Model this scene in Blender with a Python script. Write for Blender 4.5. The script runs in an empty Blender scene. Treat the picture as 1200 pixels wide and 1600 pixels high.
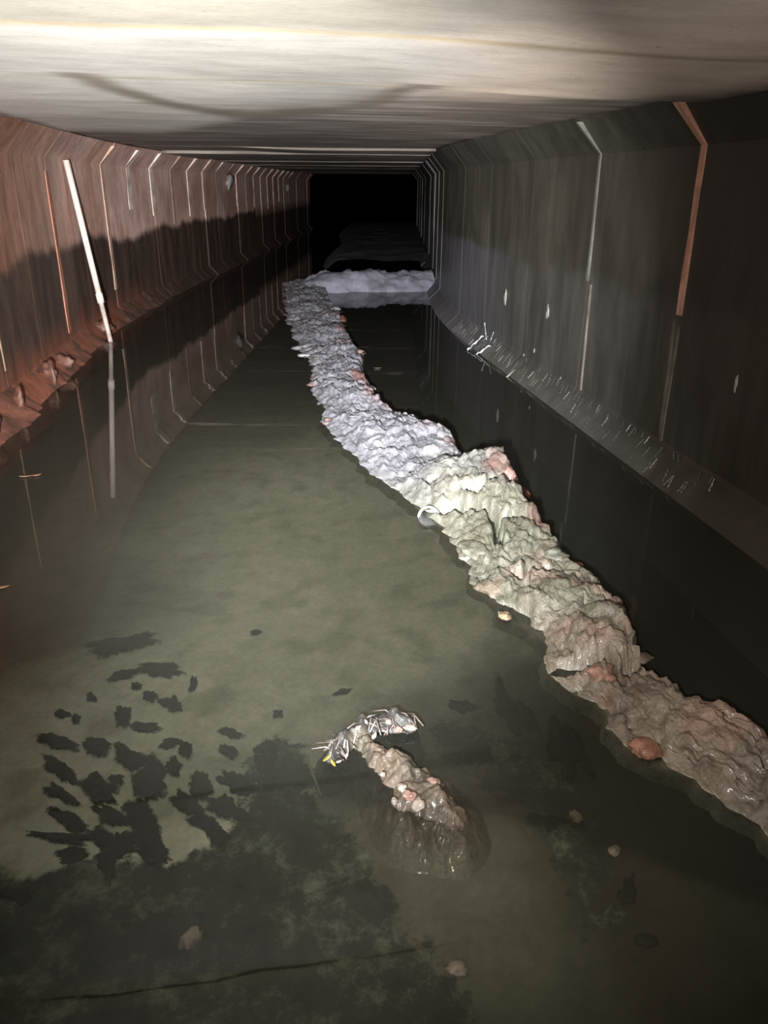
import bpy, math, random
import numpy as np
from mathutils import Vector, Matrix, noise

scene = bpy.context.scene
C = scene.collection
random.seed(7)

# ------------------------------------------------------------------ camera
CAM_H = 1.55
F_PX, HORIZON_PX, YAW, ROLL = 1200.0, 292.0, math.radians(9.0), math.radians(0.5)
PITCH = math.atan((800 - HORIZON_PX) / F_PX)
FW = np.array([math.sin(YAW) * math.cos(PITCH), math.cos(YAW) * math.cos(PITCH), -math.sin(PITCH)])
RT0 = np.array([math.cos(YAW), -math.sin(YAW), 0.0])
UP0 = np.cross(RT0, FW)
RT = RT0 * math.cos(ROLL) + UP0 * math.sin(ROLL)
UP = UP0 * math.cos(ROLL) - RT0 * math.sin(ROLL)
EYE = np.array([0.0, 0.0, CAM_H])
cam_data = bpy.data.cameras.new('camera')
cam_data.sensor_fit = 'HORIZONTAL'
cam_data.sensor_width = 36.0
cam_data.lens = 36.0 * F_PX / 1200.0
cam_data.clip_start = 0.02
cam_data.clip_end = 200
cam = bpy.data.objects.new('camera', cam_data)
C.objects.link(cam)
m = Matrix.Identity(4)
for r in range(3):
    m[r][0], m[r][1], m[r][2], m[r][3] = RT[r], UP[r], -FW[r], EYE[r]
cam.matrix_world = m
scene.camera = cam


def ray(x, y):
    return FW * F_PX + RT * (x - 600) + UP * (800 - y)


def onz(x, y, z=0.0):
    d = ray(x, y)
    return EYE + d * ((z - CAM_H) / d[2])


def onx(x, y, X):
    d = ray(x, y)
    return EYE + d * (X / d[0])


# ------------------------------------------------------------------ world, lights, exposure
world = bpy.data.worlds.new('tunnel_dark')
scene.world = world
world.use_nodes = True
world.node_tree.nodes['Background'].inputs[0].default_value = (0.5, 0.55, 0.6, 1)
world.node_tree.nodes['Background'].inputs[1].default_value = 0.0


def spot(name, loc, target, energy, angle, blend, color, size=0.03):
    d = bpy.data.lights.new(name, 'SPOT')
    d.energy, d.spot_size, d.spot_blend, d.color, d.shadow_soft_size = energy, math.radians(angle), blend, color, size
    o = bpy.data.objects.new(name, d)
    C.objects.link(o)
    o.location = loc
    o.rotation_euler = (Vector(target) - Vector(loc)).to_track_quat('-Z', 'Y').to_euler()
    return o


spot('torch_extra_spot', (-0.30, -0.05, 1.30), EYE + ray(430, 290), 5600, 62, 1.0, (1.0, 0.97, 0.93), 0.03)  # extra torch spot, added to lift the left wall and ceiling
spot('torch_beam', (-0.28, -0.05, 1.38), EYE + ray(610, 650), 2150, 54, 1.0, (0.92, 0.96, 1.0), 0.03)
spot('phone_flash', (-0.06, 0.0, 1.42), EYE + ray(800, 540), 255, 96, 1.0, (1.0, 0.91, 0.83), 0.02)
scene.view_settings.view_transform = 'Standard'
scene.view_settings.look = 'None'
scene.view_settings.gamma = 1.0
scene.view_settings.use_curve_mapping = False
scene.view_settings.exposure = 0.0

# ------------------------------------------------------------------ helpers
def smooth(a, b, x):
    t = min(1.0, max(0.0, (x - a) / (b - a)))
    return t * t * (3 - 2 * t)


def fbm(x, y, z=0.0, o=4):
    return noise.fractal((x, y, z), 1.0, 2.0, o)


def lerp(a, b, t):
    return tuple(a[i] + (b[i] - a[i]) * t for i in range(len(a)))


def make_mesh(name, verts, faces, cols=None, smooth_shade=True):
    me = bpy.data.meshes.new(name)
    me.from_pydata([tuple(map(float, v)) for v in verts], [], faces)
    if cols is not None:
        at = me.color_attributes.new('Col', 'FLOAT_COLOR', 'POINT')
        flat = []
        for c in cols:
            flat += [c[0], c[1], c[2], c[3] if len(c) > 3 else 1.0]
        at.data.foreach_set('color', flat)
    if smooth_shade:
        me.polygons.foreach_set('use_smooth', [True] * len(me.polygons))
    me.update()
    return me


def link(name, me, mat, parent=None):
    o = bpy.data.objects.new(name, me)
    C.objects.link(o)
    if mat is not None and me is not None and not me.materials:
        me.materials.append(mat)
    if parent is not None:
        o.parent = parent
    return o


def tag(o, label=None, cat=None, group=None, kind=None):
    if label: o['label'] = label
    if cat: o['category'] = cat
    if group: o['group'] = group
    if kind: o['kind'] = kind
    return o


def empty(name, loc=(0, 0, 0)):
    o = bpy.data.objects.new(name, None)
    o.empty_display_size = 0.1
    o.location = loc
    C.objects.link(o)
    return o


# ------------------------------------------------------------------ materials
def nodes_of(name):
    mt = bpy.data.materials.new(name)
    mt.use_nodes = True
    nt = mt.node_tree
    return mt, nt, nt.nodes['Principled BSDF']


def surf(name, base=None, rough=(0.4, 0.7), spec=0.5, nscale=6.0, namt=0.5, fine=60.0, bump=0.3, bdist=0.01,
         stretch=(1, 1, 1), speck=None, coat=0.0):
    """Procedural concrete / mud: colour attribute 'Col' or base colour, two noises, bump."""
    mt, nt, bs = nodes_of(name)
    N, L = nt.nodes, nt.links
    geo = N.new('ShaderNodeNewGeometry')
    mp = N.new('ShaderNodeMapping')
    mp.inputs['Scale'].default_value = stretch
    L.new(geo.outputs['Position'], mp.inputs['Vector'])
    n1 = N.new('ShaderNodeTexNoise'); n1.inputs['Scale'].default_value = nscale
    n1.inputs['Detail'].default_value = 6; n1.inputs['Roughness'].default_value = 0.65
    n2 = N.new('ShaderNodeTexNoise'); n2.inputs['Scale'].default_value = fine
    n2.inputs['Detail'].default_value = 4; n2.inputs['Roughness'].default_value = 0.6
    L.new(mp.outputs[0], n1.inputs['Vector']); L.new(mp.outputs[0], n2.inputs['Vector'])
    if base is None:
        at = N.new('ShaderNodeAttribute'); at.attribute_name = 'Col'
        colout = at.outputs['Color']
    else:
        rgb = N.new('ShaderNodeRGB'); rgb.outputs[0].default_value = (*base, 1)
        colout = rgb.outputs[0]
    mr = N.new('ShaderNodeMapRange')
    mr.inputs[1].default_value = 0.25; mr.inputs[2].default_value = 0.75
    mr.inputs[3].default_value = 1 - namt; mr.inputs[4].default_value = 1 + namt
    L.new(n1.outputs['Fac'], mr.inputs[0])
    mr2 = N.new('ShaderNodeMapRange')
    mr2.inputs[1].default_value = 0.3; mr2.inputs[2].default_value = 0.7
    mr2.inputs[3].default_value = 1 - namt * 0.5; mr2.inputs[4].default_value = 1 + namt * 0.5
    L.new(n2.outputs['Fac'], mr2.inputs[0])
    mm = N.new('ShaderNodeMath'); mm.operation = 'MULTIPLY'
    L.new(mr.outputs[0], mm.inputs[0]); L.new(mr2.outputs[0], mm.inputs[1])
    vm = N.new('ShaderNodeVectorMath'); vm.operation = 'SCALE'
    L.new(colout, vm.inputs[0]); L.new(mm.outputs[0], vm.inputs['Scale'])
    out = vm.outputs[0]
    if speck is not None:
        vo = N.new('ShaderNodeTexNoise'); vo.inputs['Scale'].default_value = speck[0]
        vo.inputs['Detail'].default_value = 2
        L.new(mp.outputs[0], vo.inputs['Vector'])
        rp = N.new('ShaderNodeMapRange')
        rp.inputs[1].default_value = speck[1]; rp.inputs[2].default_value = speck[1] + 0.04
        L.new(vo.outputs['Fac'], rp.inputs[0])
        mx = N.new('ShaderNodeMix'); mx.data_type = 'RGBA'
        L.new(rp.outputs[0], mx.inputs[0]); L.new(out, mx.inputs[6])
        mx.inputs[7].default_value = (*speck[2], 1)
        out = mx.outputs[2]
    L.new(out, bs.inputs['Base Color'])
    rr = N.new('ShaderNodeMapRange')
    rr.inputs[1].default_value = 0.3; rr.inputs[2].default_value = 0.7
    rr.inputs[3].default_value, rr.inputs[4].default_value = rough
    L.new(n1.outputs['Fac'], rr.inputs[0]); L.new(rr.outputs[0], bs.inputs['Roughness'])
    bs.inputs['Specular IOR Level'].default_value = spec
    bs.inputs['Coat Weight'].default_value = coat
    bs.inputs['Coat Roughness'].default_value = 0.15
    ad = N.new('ShaderNodeMath'); ad.operation = 'MULTIPLY_ADD'; ad.inputs[1].default_value = 0.35
    L.new(n2.outputs['Fac'], ad.inputs[0]); L.new(n1.outputs['Fac'], ad.inputs[2])
    bp = N.new('ShaderNodeBump'); bp.inputs['Strength'].default_value = bump; bp.inputs['Distance'].default_value = bdist
    L.new(ad.outputs[0], bp.inputs['Height']); L.new(bp.outputs[0], bs.inputs['Normal'])
    return mt


M = {}
M['ceil'] = surf('ceiling_concrete', None, (0.55, 0.8), 0.3, 3.0, 0.14, 45, 0.25, 0.008, (1, 2.2, 1), speck=(26, 0.72, (0.16, 0.13, 0.09)))
M['wall_l'] = surf('rusty_wall_concrete', None, (0.45, 0.75), 0.35, 5.0, 0.35, 40, 0.3, 0.008, (1.6, 1.6, 0.35))
M['wall_r'] = surf('slimy_wall_concrete', None, (0.38, 0.62), 0.4, 4.0, 0.28, 55, 0.3, 0.006, (1.6, 1.6, 0.35))
M['strip'] = surf('joint_mortar', None, (0.5, 0.8), 0.3, 12, 0.3, 90, 0.3, 0.004)
M['mud'] = surf('wet_grey_mud', None, (0.22, 0.50), 0.6, 22, 0.28, 95, 0.75, 0.014, coat=0.2)
M['mud_far'] = surf('dull_grey_mud', None, (0.5, 0.75), 0.4, 9, 0.25, 60, 0.5, 0.01)
M['silt'] = surf('silt_bed', None, (0.6, 0.8), 0.2, 9, 0.22, 50, 0.3, 0.01)
M['sludge'] = surf('dark_sludge', (0.034, 0.036, 0.026), (0.6, 0.8), 0.2, 16, 0.5, 80, 0.5, 0.008)
M['algae'] = surf('black_algae', None, (0.6, 0.8), 0.2, 18, 0.7, 70, 0.6, 0.012)
M['pipe'] = surf('white_pipe_plastic', (0.72, 0.62, 0.58), (0.35, 0.5), 0.5, 10, 0.12, 90, 0.05, 0.002)
M['pipe_grey'] = surf('muddied_pipe_plastic', (0.42, 0.35, 0.31), (0.4, 0.6), 0.5, 14, 0.35, 90, 0.1, 0.003)
M['lime'] = surf('lime_crust', (0.27, 0.265, 0.25), (0.4, 0.6), 0.5, 20, 0.3, 90, 0.4, 0.006)
M['plastic'] = surf('wet_pale_plastic', (0.62, 0.64, 0.68), (0.15, 0.3), 0.6, 10, 0.15, 60, 0.1, 0.003)
M['redclod'] = surf('red_clay', None, (0.4, 0.65), 0.45, 16, 0.35, 70, 0.5, 0.01)
M['twig'] = surf('wet_twig', (0.16, 0.13, 0.11), (0.15, 0.35), 0.6, 30, 0.5, 120, 0.4, 0.004)
M['foil'] = surf('pale_scrap', (0.34, 0.31, 0.29), (0.15, 0.3), 0.6, 15, 0.3, 80, 0.2, 0.003)
M['leaf'] = surf('orange_leaf', (0.30, 0.17, 0.11), (0.35, 0.55), 0.4, 20, 0.4, 90, 0.2, 0.003)
M['leafy'] = surf('yellow_leaf', (0.30, 0.27, 0.06), (0.35, 0.55), 0.4, 20, 0.4, 90, 0.2, 0.003)
M['stone'] = surf('pale_stone', (0.42, 0.36, 0.31), (0.3, 0.5), 0.5, 15, 0.3, 90, 0.3, 0.005)
M['pinkstone'] = surf('pink_shard', (0.34, 0.21, 0.17), (0.3, 0.5), 0.5, 15, 0.3, 90, 0.3, 0.005)


def water_material():
    mt = bpy.data.materials.new('murky_water')
    mt.use_nodes = True
    nt = mt.node_tree
    N, L = nt.nodes, nt.links
    for n in list(N):
        N.remove(n)
    out = N.new('ShaderNodeOutputMaterial')
    geo = N.new('ShaderNodeNewGeometry')
    n1 = N.new('ShaderNodeTexNoise'); n1.inputs['Scale'].default_value = 3.0; n1.inputs['Detail'].default_value = 2
    mp = N.new('ShaderNodeMapping'); mp.inputs['Scale'].default_value = (0.6, 2.2, 1)
    L.new(geo.outputs['Position'], mp.inputs[0]); L.new(mp.outputs[0], n1.inputs['Vector'])
    bp = N.new('ShaderNodeBump'); bp.inputs['Strength'].default_value = 0.05; bp.inputs['Distance'].default_value = 0.008
    L.new(n1.outputs['Fac'], bp.inputs['Height'])
    fr = N.new('ShaderNodeFresnel'); fr.inputs['IOR'].default_value = 1.33
    L.new(bp.outputs[0], fr.inputs['Normal'])
    gl = N.new('ShaderNodeBsdfGlossy'); gl.inputs['Roughness'].default_value = 0.015
    L.new(bp.outputs[0], gl.inputs['Normal'])
    tr = N.new('ShaderNodeBsdfTransparent'); tr.inputs[0].default_value = (0.87, 0.88, 0.82, 1)
    df = N.new('ShaderNodeBsdfDiffuse'); df.inputs[0].default_value = (0.36, 0.37, 0.30, 1)
    m1 = N.new('ShaderNodeMixShader'); m1.inputs[0].default_value = 0.05
    L.new(tr.outputs[0], m1.inputs[1]); L.new(df.outputs[0], m1.inputs[2])
    m2 = N.new('ShaderNodeMixShader')
    L.new(fr.outputs[0], m2.inputs[0]); L.new(m1.outputs[0], m2.inputs[1]); L.new(gl.outputs[0], m2.inputs[2])
    L.new(m2.outputs[0], out.inputs[0])
    return mt


M['water'] = water_material()


def silt_material():
    mt = surf('silt_bed_with_algae', None, (0.6, 0.8), 0.2, 9, 0.22, 50, 0.3, 0.01)
    nt = mt.node_tree
    N, L = nt.nodes, nt.links
    bs = N['Principled BSDF']
    old = bs.inputs['Base Color'].links[0].from_socket
    at = N.new('ShaderNodeAttribute'); at.attribute_name = 'Col'
    geo = N.new('ShaderNodeNewGeometry')
    na = N.new('ShaderNodeTexNoise'); na.inputs['Scale'].default_value = 16; na.inputs['Detail'].default_value = 6; na.inputs['Roughness'].default_value = 0.7
    L.new(geo.outputs['Position'], na.inputs['Vector'])
    ad = N.new('ShaderNodeMath'); ad.operation = 'MULTIPLY_ADD'; ad.inputs[1].default_value = 1.6
    L.new(na.outputs['Fac'], ad.inputs[0]); L.new(at.outputs['Alpha'], ad.inputs[2])
    mr = N.new('ShaderNodeMapRange'); mr.inputs[1].default_value = 1.24; mr.inputs[2].default_value = 1.46
    L.new(ad.outputs[0], mr.inputs[0])
    nb = N.new('ShaderNodeTexNoise'); nb.inputs['Scale'].default_value = 7; nb.inputs['Detail'].default_value = 8; nb.inputs['Roughness'].default_value = 0.75
    L.new(geo.outputs['Position'], nb.inputs['Vector'])
    cr = N.new('ShaderNodeValToRGB')
    e = cr.color_ramp.elements
    e[0].position = 0.36; e[0].color = (0.018, 0.022, 0.018, 1)
    e[1].position = 0.66; e[1].color = (0.13, 0.15, 0.115, 1)
    e[1].color = (0.20, 0.225, 0.175, 1)
    m_ = e.new(0.52); m_.color = (0.045, 0.053, 0.041, 1)
    L.new(nb.outputs['Fac'], cr.inputs[0])
    mx = N.new('ShaderNodeMix'); mx.data_type = 'RGBA'
    mu = N.new('ShaderNodeMath'); mu.operation = 'MULTIPLY'
    gt = N.new('ShaderNodeMath'); gt.operation = 'GREATER_THAN'; gt.inputs[1].default_value = 0.001
    L.new(at.outputs['Alpha'], gt.inputs[0]); L.new(gt.outputs[0], mu.inputs[0]); L.new(mr.outputs[0], mu.inputs[1])
    L.new(mu.outputs[0], mx.inputs[0]); L.new(old, mx.inputs[6]); L.new(cr.outputs[0], mx.inputs[7])
    L.new(mx.outputs[2], bs.inputs['Base Color'])
    return mt


M['bed'] = silt_material()


def sludge_material():
    mt = surf('dark_sludge', (0.020, 0.021, 0.015), (0.6, 0.8), 0.2, 16, 0.5, 80, 0.5, 0.008)
    nt = mt.node_tree
    N, L = nt.nodes, nt.links
    bs, out = N['Principled BSDF'], [n for n in N if n.type == 'OUTPUT_MATERIAL'][0]
    at = N.new('ShaderNodeAttribute'); at.attribute_name = 'Col'
    geo = N.new('ShaderNodeNewGeometry')
    na = N.new('ShaderNodeTexNoise'); na.inputs['Scale'].default_value = 42; na.inputs['Detail'].default_value = 5; na.inputs['Roughness'].default_value = 0.7
    L.new(geo.outputs['Position'], na.inputs['Vector'])
    ad = N.new('ShaderNodeMath'); ad.operation = 'MULTIPLY_ADD'; ad.inputs[1].default_value = 1.3
    L.new(na.outputs['Fac'], ad.inputs[0]); L.new(at.outputs['Alpha'], ad.inputs[2])
    mr = N.new('ShaderNodeMapRange'); mr.inputs[1].default_value = 0.78; mr.inputs[2].default_value = 1.12
    L.new(ad.outputs[0], mr.inputs[0])
    tr = N.new('ShaderNodeBsdfTransparent')
    mx = N.new('ShaderNodeMixShader')
    L.new(mr.outputs[0], mx.inputs[0]); L.new(tr.outputs[0], mx.inputs[1]); L.new(bs.outputs[0], mx.inputs[2])
    L.new(mx.outputs[0], out.inputs['Surface'])
    return mt


M['sludge'] = sludge_material()

# ------------------------------------------------------------------ the culvert: centre line and rings
UL, UR = -1.86, 2.32            # wall faces left and right of the camera line
HK, HC = 1.765, 1.96            # foot and top of the upper haunch
HA = 0.19                       # haunch width
BEND0, BEND1, BENDA = 7.2, 12.6, math.radians(10.0)
_ds = 0.05
_tab = []
_x, _y = 0.0, -8.0
for _i in range(int(56 / _ds)):
    s_ = -8.0 + _i * _ds
    h_ = BENDA * smooth(BEND0, BEND1, s_)
    _tab.append((_x, _y, h_))
    _x += math.sin(h_) * _ds
    _y += math.cos(h_) * _ds


def P(s, u, z):
    k = (s + 8.0) / _ds
    i = min(len(_tab) - 2, max(0, int(k)))
    t = k - i
    a, b = _tab[i], _tab[i + 1]
    x = a[0] + (b[0] - a[0]) * t
    y = a[1] + (b[1] - a[1]) * t
    h = a[2] + (b[2] - a[2]) * t
    return np.array([x + u * math.cos(h), y - u * math.sin(h), z])


def to_su(p):
    """plan point -> (s, u)"""
    best = min(range(0, len(_tab), 2), key=lambda i: (_tab[i][0] - p[0]) ** 2 * 0 + abs((p[0] - _tab[i][0]) * math.sin(_tab[i][2]) + (p[1] - _tab[i][1]) * math.cos(_tab[i][2])))
    x, y, h = _tab[best]
    ds = (p[0] - x) * math.sin(h) + (p[1] - y) * math.cos(h)
    return -8.0 + best * _ds + ds, (p[0] - x) * math.cos(h) - (p[1] - y) * math.sin(h)


def spans(js):
    return list(zip(js[:-1], js[1:]))


J_LEFT = [10.0 + 1.03 * k for k in range(-13, 23)]
J_RIGHT = [4.1 + 1.32 * k for k in range(-6, 22)]
J_CEIL = [-3.6, -2.4, -1.15, 0.1, 1.36, 2.62, 3.86, 5.10, 6.42, 8.08, 9.40, 10.76] + [10.76 + 1.26 * k for k in range(1, 18)]
rnd = random.Random(3)
# slabs that sag or stand proud of their neighbours: joint -> offset of the slab that begins there
CEIL_DZ = {2.62: 0.004, 3.86: 0.016, 5.10: 0.020, 6.42: 0.023, 8.08: 0.034, 9.40: 0.036, 10.76: 0.008}


def ring_svals(s0, s1, n=14):
    d = s1 - s0
    return [0.0] + [d * i / n for i in range(1, n)] + [d - 0.03, d - 0.012, d]


def solid_grid(name, inner, outward, cols, mat, parent):
    """inner: list of rows of points; outward: back offset vector function -> closed slab"""
    ni, nj = len(inner), len(inner[0])
    verts, faces, cc = [], [], []
    for i in range(ni):
        for j in range(nj):
            verts.append(inner[i][j]); cc.append(cols[i][j])
    for i in range(ni):
        for j in range(nj):
            verts.append(inner[i][j] + outward(i, j)); cc.append(cols[i][j])
    o = ni * nj
    for i in range(ni - 1):
        for j in range(nj - 1):
            a, b, c, d = i * nj + j, i * nj + j + 1, (i + 1) * nj + j + 1, (i + 1) * nj + j
            faces.append((a, b, c, d))
            faces.append((o + d, o + c, o + b, o + a))
    for i in range(ni - 1):
        for j in (0, nj - 1):
            a, d = i * nj + j, (i + 1) * nj + j
            faces.append((a, d, o + d, o + a) if j == 0 else (d, a, o + a, o + d))
    for j in range(nj - 1):
        for i in (0, ni - 1):
            a, b = i * nj + j, i * nj + j + 1
            faces.append((b, a, o + a, o + b) if i == 0 else (a, b, o + b, o + a))
    me = make_mesh(name, verts, faces, cc, False)
    return link(name, me, mat, parent)


def wall_color(side, s, z, u):
    w = s * 1.0
    n = fbm(w * 1.3, z * 1.1, 3.0 + side, 4)
    n2 = fbm(w * 5.0, z * 0.6, 9.0 + side, 3)
    tide = 1.0 + 0.05 * fbm(w * 3.0, 0.5, side * 5.0, 3) + 0.10 * fbm(w * 0.7, 2.5, side, 2)
    wet = 1 - smooth(tide - 0.05, tide + 0.05, z)
    if side < 0:
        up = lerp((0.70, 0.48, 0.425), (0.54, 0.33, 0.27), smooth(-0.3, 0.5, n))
        up = lerp((0.20, 0.105, 0.07), up, smooth(6.2, 9.6, s + n * 1.0))  # near end darker and redder: torch-edge tint put into the colour
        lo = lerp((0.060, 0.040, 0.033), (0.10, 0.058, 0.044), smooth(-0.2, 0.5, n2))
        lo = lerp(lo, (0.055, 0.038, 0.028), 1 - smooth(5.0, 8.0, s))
        c = lerp(up, lo, wet)
        rust = (1 - smooth(0.05, 0.42, z + 0.15 * n2)) * (1 - smooth(9.0, 12.5, s))
        c = lerp(c, (0.24, 0.085, 0.05), rust * 0.9)
    else:
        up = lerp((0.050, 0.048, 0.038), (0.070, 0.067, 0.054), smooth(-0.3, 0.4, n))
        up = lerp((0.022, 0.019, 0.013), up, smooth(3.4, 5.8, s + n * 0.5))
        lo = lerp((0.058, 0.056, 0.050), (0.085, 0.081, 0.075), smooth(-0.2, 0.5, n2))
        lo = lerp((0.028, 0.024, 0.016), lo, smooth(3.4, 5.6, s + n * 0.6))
        c = lerp(up, lo, wet * 0.8)
        if s > 6.5:
            c = lerp(c, (0.10, 0.10, 0.115), smooth(6.5, 9.0, s) * wet)  # bluish torch hotspot painted into the lower wall
        base = 1 - smooth(0.05, 0.16, z + 0.05 * n2)
        c = lerp(c, (0.15, 0.145, 0.13) if s > 4 else (0.06, 0.05, 0.035), base * 0.3)
        # pale lime run-down on one segment past the bend
        if 14.2 < s < 15.4:
            c = lerp(c, (0.30, 0.30, 0.34), smooth(0.7, 1.0, z) * 0.9)
    return c


wall_left = tag(empty('wall_left', tuple(P(4, UL, 0))), 'left culvert wall of rust-stained concrete segments with a dark tide line', 'wall', None, 'structure')
wall_right = tag(empty('wall_right', tuple(P(4, UR, 0))), 'right culvert wall of dark wet concrete segments with chamfered top', 'wall', None, 'structure')
ceiling = tag(empty('ceiling', tuple(P(4, 0.2, HC))), 'pale concrete culvert ceiling of slabs with dark seams', 'ceiling', None, 'structure')


def relative(o):
    """children are written in world coordinates; cancel the parent's offset"""
    o.matrix_parent_inverse = Matrix.Translation(-o.parent.location)
    return o


for side, root, U, mat, JJ in ((-1, wall_left, UL, M['wall_l'], J_LEFT), (1, wall_right, UR, M['wall_r'], J_RIGHT)):
    for s0, s1 in spans(JJ):
        fine = -0.5 < s0 < 20
        sv = ring_svals(s0, s1) if fine else [0, (s1 - s0) / 2, s1 - s0 - 0.03, s1 - s0]
        prof = [(U - side * 0.46, -0.55), (U - side * 0.40, -0.24), (U - side * 0.17, -0.01), (U - side * 0.10, 0.06), (U - side * 0.012, 0.145)]
        nz = 40 if fine else 5
        for q in range(nz + 1):
            prof.append((U, 0.17 + (HK - 0.17) * q / nz))
        for q in range(1, 5):
            prof.append((U - side * HA * q / 4, HK + (HC + 0.03 - HK) * q / 4))
        inner, cols = [], []
        du = -0.0005 * (s0 % 2) if s0 < 9.5 else rnd.uniform(-0.012, 0.012)
        for i, t in enumerate(sv):
            row, cr = [], []
            e = 0.001 if i == len(sv) - 1 else 0.0
            s = s0 + min(max(t, 0.0005), s1 - s0 - 0.001)
            for (u, z) in prof:
                uu = u + side * (e + du)
                if fine and 0 < z < HC:
                    uu += 0.004 * fbm(s * 2.5, z * 2.5, side * 3.1, 3)
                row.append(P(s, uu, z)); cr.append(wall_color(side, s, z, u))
            inner.append(row); cols.append(cr)
        if side < 0:
            inner = [list(reversed(r)) for r in inner]; cols = [list(reversed(r)) for r in cols]
        off = lambda i, j, sd=side, ss=s0: P(ss, sd * 0.22, 0) - P(ss, 0, 0)
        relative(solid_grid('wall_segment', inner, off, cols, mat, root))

for s0, s1 in spans(J_CEIL):
    fine = -0.5 < s0 < 20
    sv = ring_svals(s0, s1, 18) if fine else [0, (s1 - s0) / 2, s1 - s0 - 0.03, s1 - s0]
    nu = 90 if fine else 6
    inner, cols = [], []
    dz = CEIL_DZ.get(round(s0, 2), rnd.uniform(-0.004, 0.018) if s0 > 11 else 0.0)
    for i, t in enumerate(sv):
        row, cr = [], []
        e = 0.004 if i == len(sv) - 1 else 0.0
        s = s0 + min(max(t, 0.002), s1 - s0 - 0.006)
        for j in range(nu + 1):
            u = UL + HA + 0.004 + (UR - UL - 2 * HA - 0.008) * j / nu
            z = HC + (dz if round(s0, 2) != 10.76 else 0.036 - 0.028 * smooth(-0.6, 0.6, u)) + e + 0.005 * fbm(s * 1.2, u * 1.2, 4.4, 3)
            if 1.0 < s0 < 3.0:      # these slabs sag towards the right-hand wall
                z -= 0.03 * smooth(0.2, 1.6, u)
            n = fbm(s * 1.1, u * 0.9, 1.7, 4)
            n2 = fbm(s * 7.0, u * 0.7, 6.1, 3)
            c = lerp((0.345, 0.335, 0.32), (0.295, 0.285, 0.265), smooth(-0.2, 0.5, n))
            c = lerp(c, (0.155, 0.145, 0.115), 0.8 * smooth(2.75, 2.45, s + 0.1 * n) * smooth(1.4, 0.3, u))  # near slab darkened in colour to offset the close torch light
            c = lerp(c, (0.50, 0.485, 0.46), smooth(3.0, 4.6, s) * smooth(0.5, -0.5, u))  # left side lightened in colour to offset the torch fall-off
            c = lerp(c, (0.74, 0.61, 0.51), 0.9 * smooth(0.5, 1.4, u + 0.3 * n))  # right side lightened and reddened in colour for the weak torch edge
            # brown stain along the seams
            d = min(t, (s1 - s0) - t)
            c = lerp(c, (0.30, 0.24, 0.14), 0.75 * (1 - smooth(0.0, 0.075, d + 0.05 * n2)))
            # darker tone with a ragged edge, reaching farther back on the left
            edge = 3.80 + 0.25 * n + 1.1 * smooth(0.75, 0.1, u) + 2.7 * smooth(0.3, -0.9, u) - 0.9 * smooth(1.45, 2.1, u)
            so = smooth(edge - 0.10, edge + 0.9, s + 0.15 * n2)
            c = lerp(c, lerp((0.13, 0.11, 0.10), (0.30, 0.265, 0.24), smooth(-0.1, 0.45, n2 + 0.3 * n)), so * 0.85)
            # arc-shaped dark band
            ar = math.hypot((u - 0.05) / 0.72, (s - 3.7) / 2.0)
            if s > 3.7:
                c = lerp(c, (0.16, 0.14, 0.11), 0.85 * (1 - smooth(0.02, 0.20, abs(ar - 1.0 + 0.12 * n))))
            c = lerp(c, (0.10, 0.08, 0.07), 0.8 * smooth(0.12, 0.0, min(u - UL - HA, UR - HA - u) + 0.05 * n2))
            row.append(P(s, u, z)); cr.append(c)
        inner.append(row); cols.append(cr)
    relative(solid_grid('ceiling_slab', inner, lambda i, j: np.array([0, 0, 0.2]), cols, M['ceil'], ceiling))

# mortar strips over the joints of the walls
def joint_strip(s, side, zlo, col, wd=0.02, proud=0.010, ztop=HC, lean=0.0, name='joint_strip'):
    U = UL if side < 0 else UR
    pts = []
    if ztop > HK:
        pts.append((U - side * HA * (ztop - HK) / (HC - HK), ztop))
    n = 8
    zt = min(ztop, HK)
    for q in range(n + 1):
        pts.append((U, zt + (zlo - zt) * q / n))
    verts, faces, cols = [], [], []
    for i, (u, z) in enumerate(pts):
        w = wd * (1 + 0.25 * fbm(z * 4, s, 2.0, 2))
        ss = s + 0.012 * fbm(z * 2, s * 3, 7.0, 2) + lean * (HK - z)
        for a, b in ((-w, 0.03), (-w * 0.9, -proud), (w * 0.9, -proud), (w, 0.03)):
            verts.append(P(ss + a, u + side * (b + 0.0) if b > 0 else u - side * (proud), z if i else z - 0.004))
            cols.append(lerp(col, tuple(c * 0.55 for c in col), smooth(-0.1, 0.6, fbm(z * 6, s + a * 20, 3.0, 3))))
    for i in range(len(pts) - 1):
        for j in range(3):
            a = i * 4 + j
            faces.append((a, a + 1, a + 5, a + 4) if side > 0 else (a + 4, a + 5, a + 1, a))
    faces.append((0, 1, 2, 3)); b = (len(pts) - 1) * 4
    faces.append((b + 3, b + 2, b + 1, b))
    me = make_mesh(name, verts, faces, cols, False)
    return relative(link(name, me, M['strip'], wall_left if side < 0 else wall_right))


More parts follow.
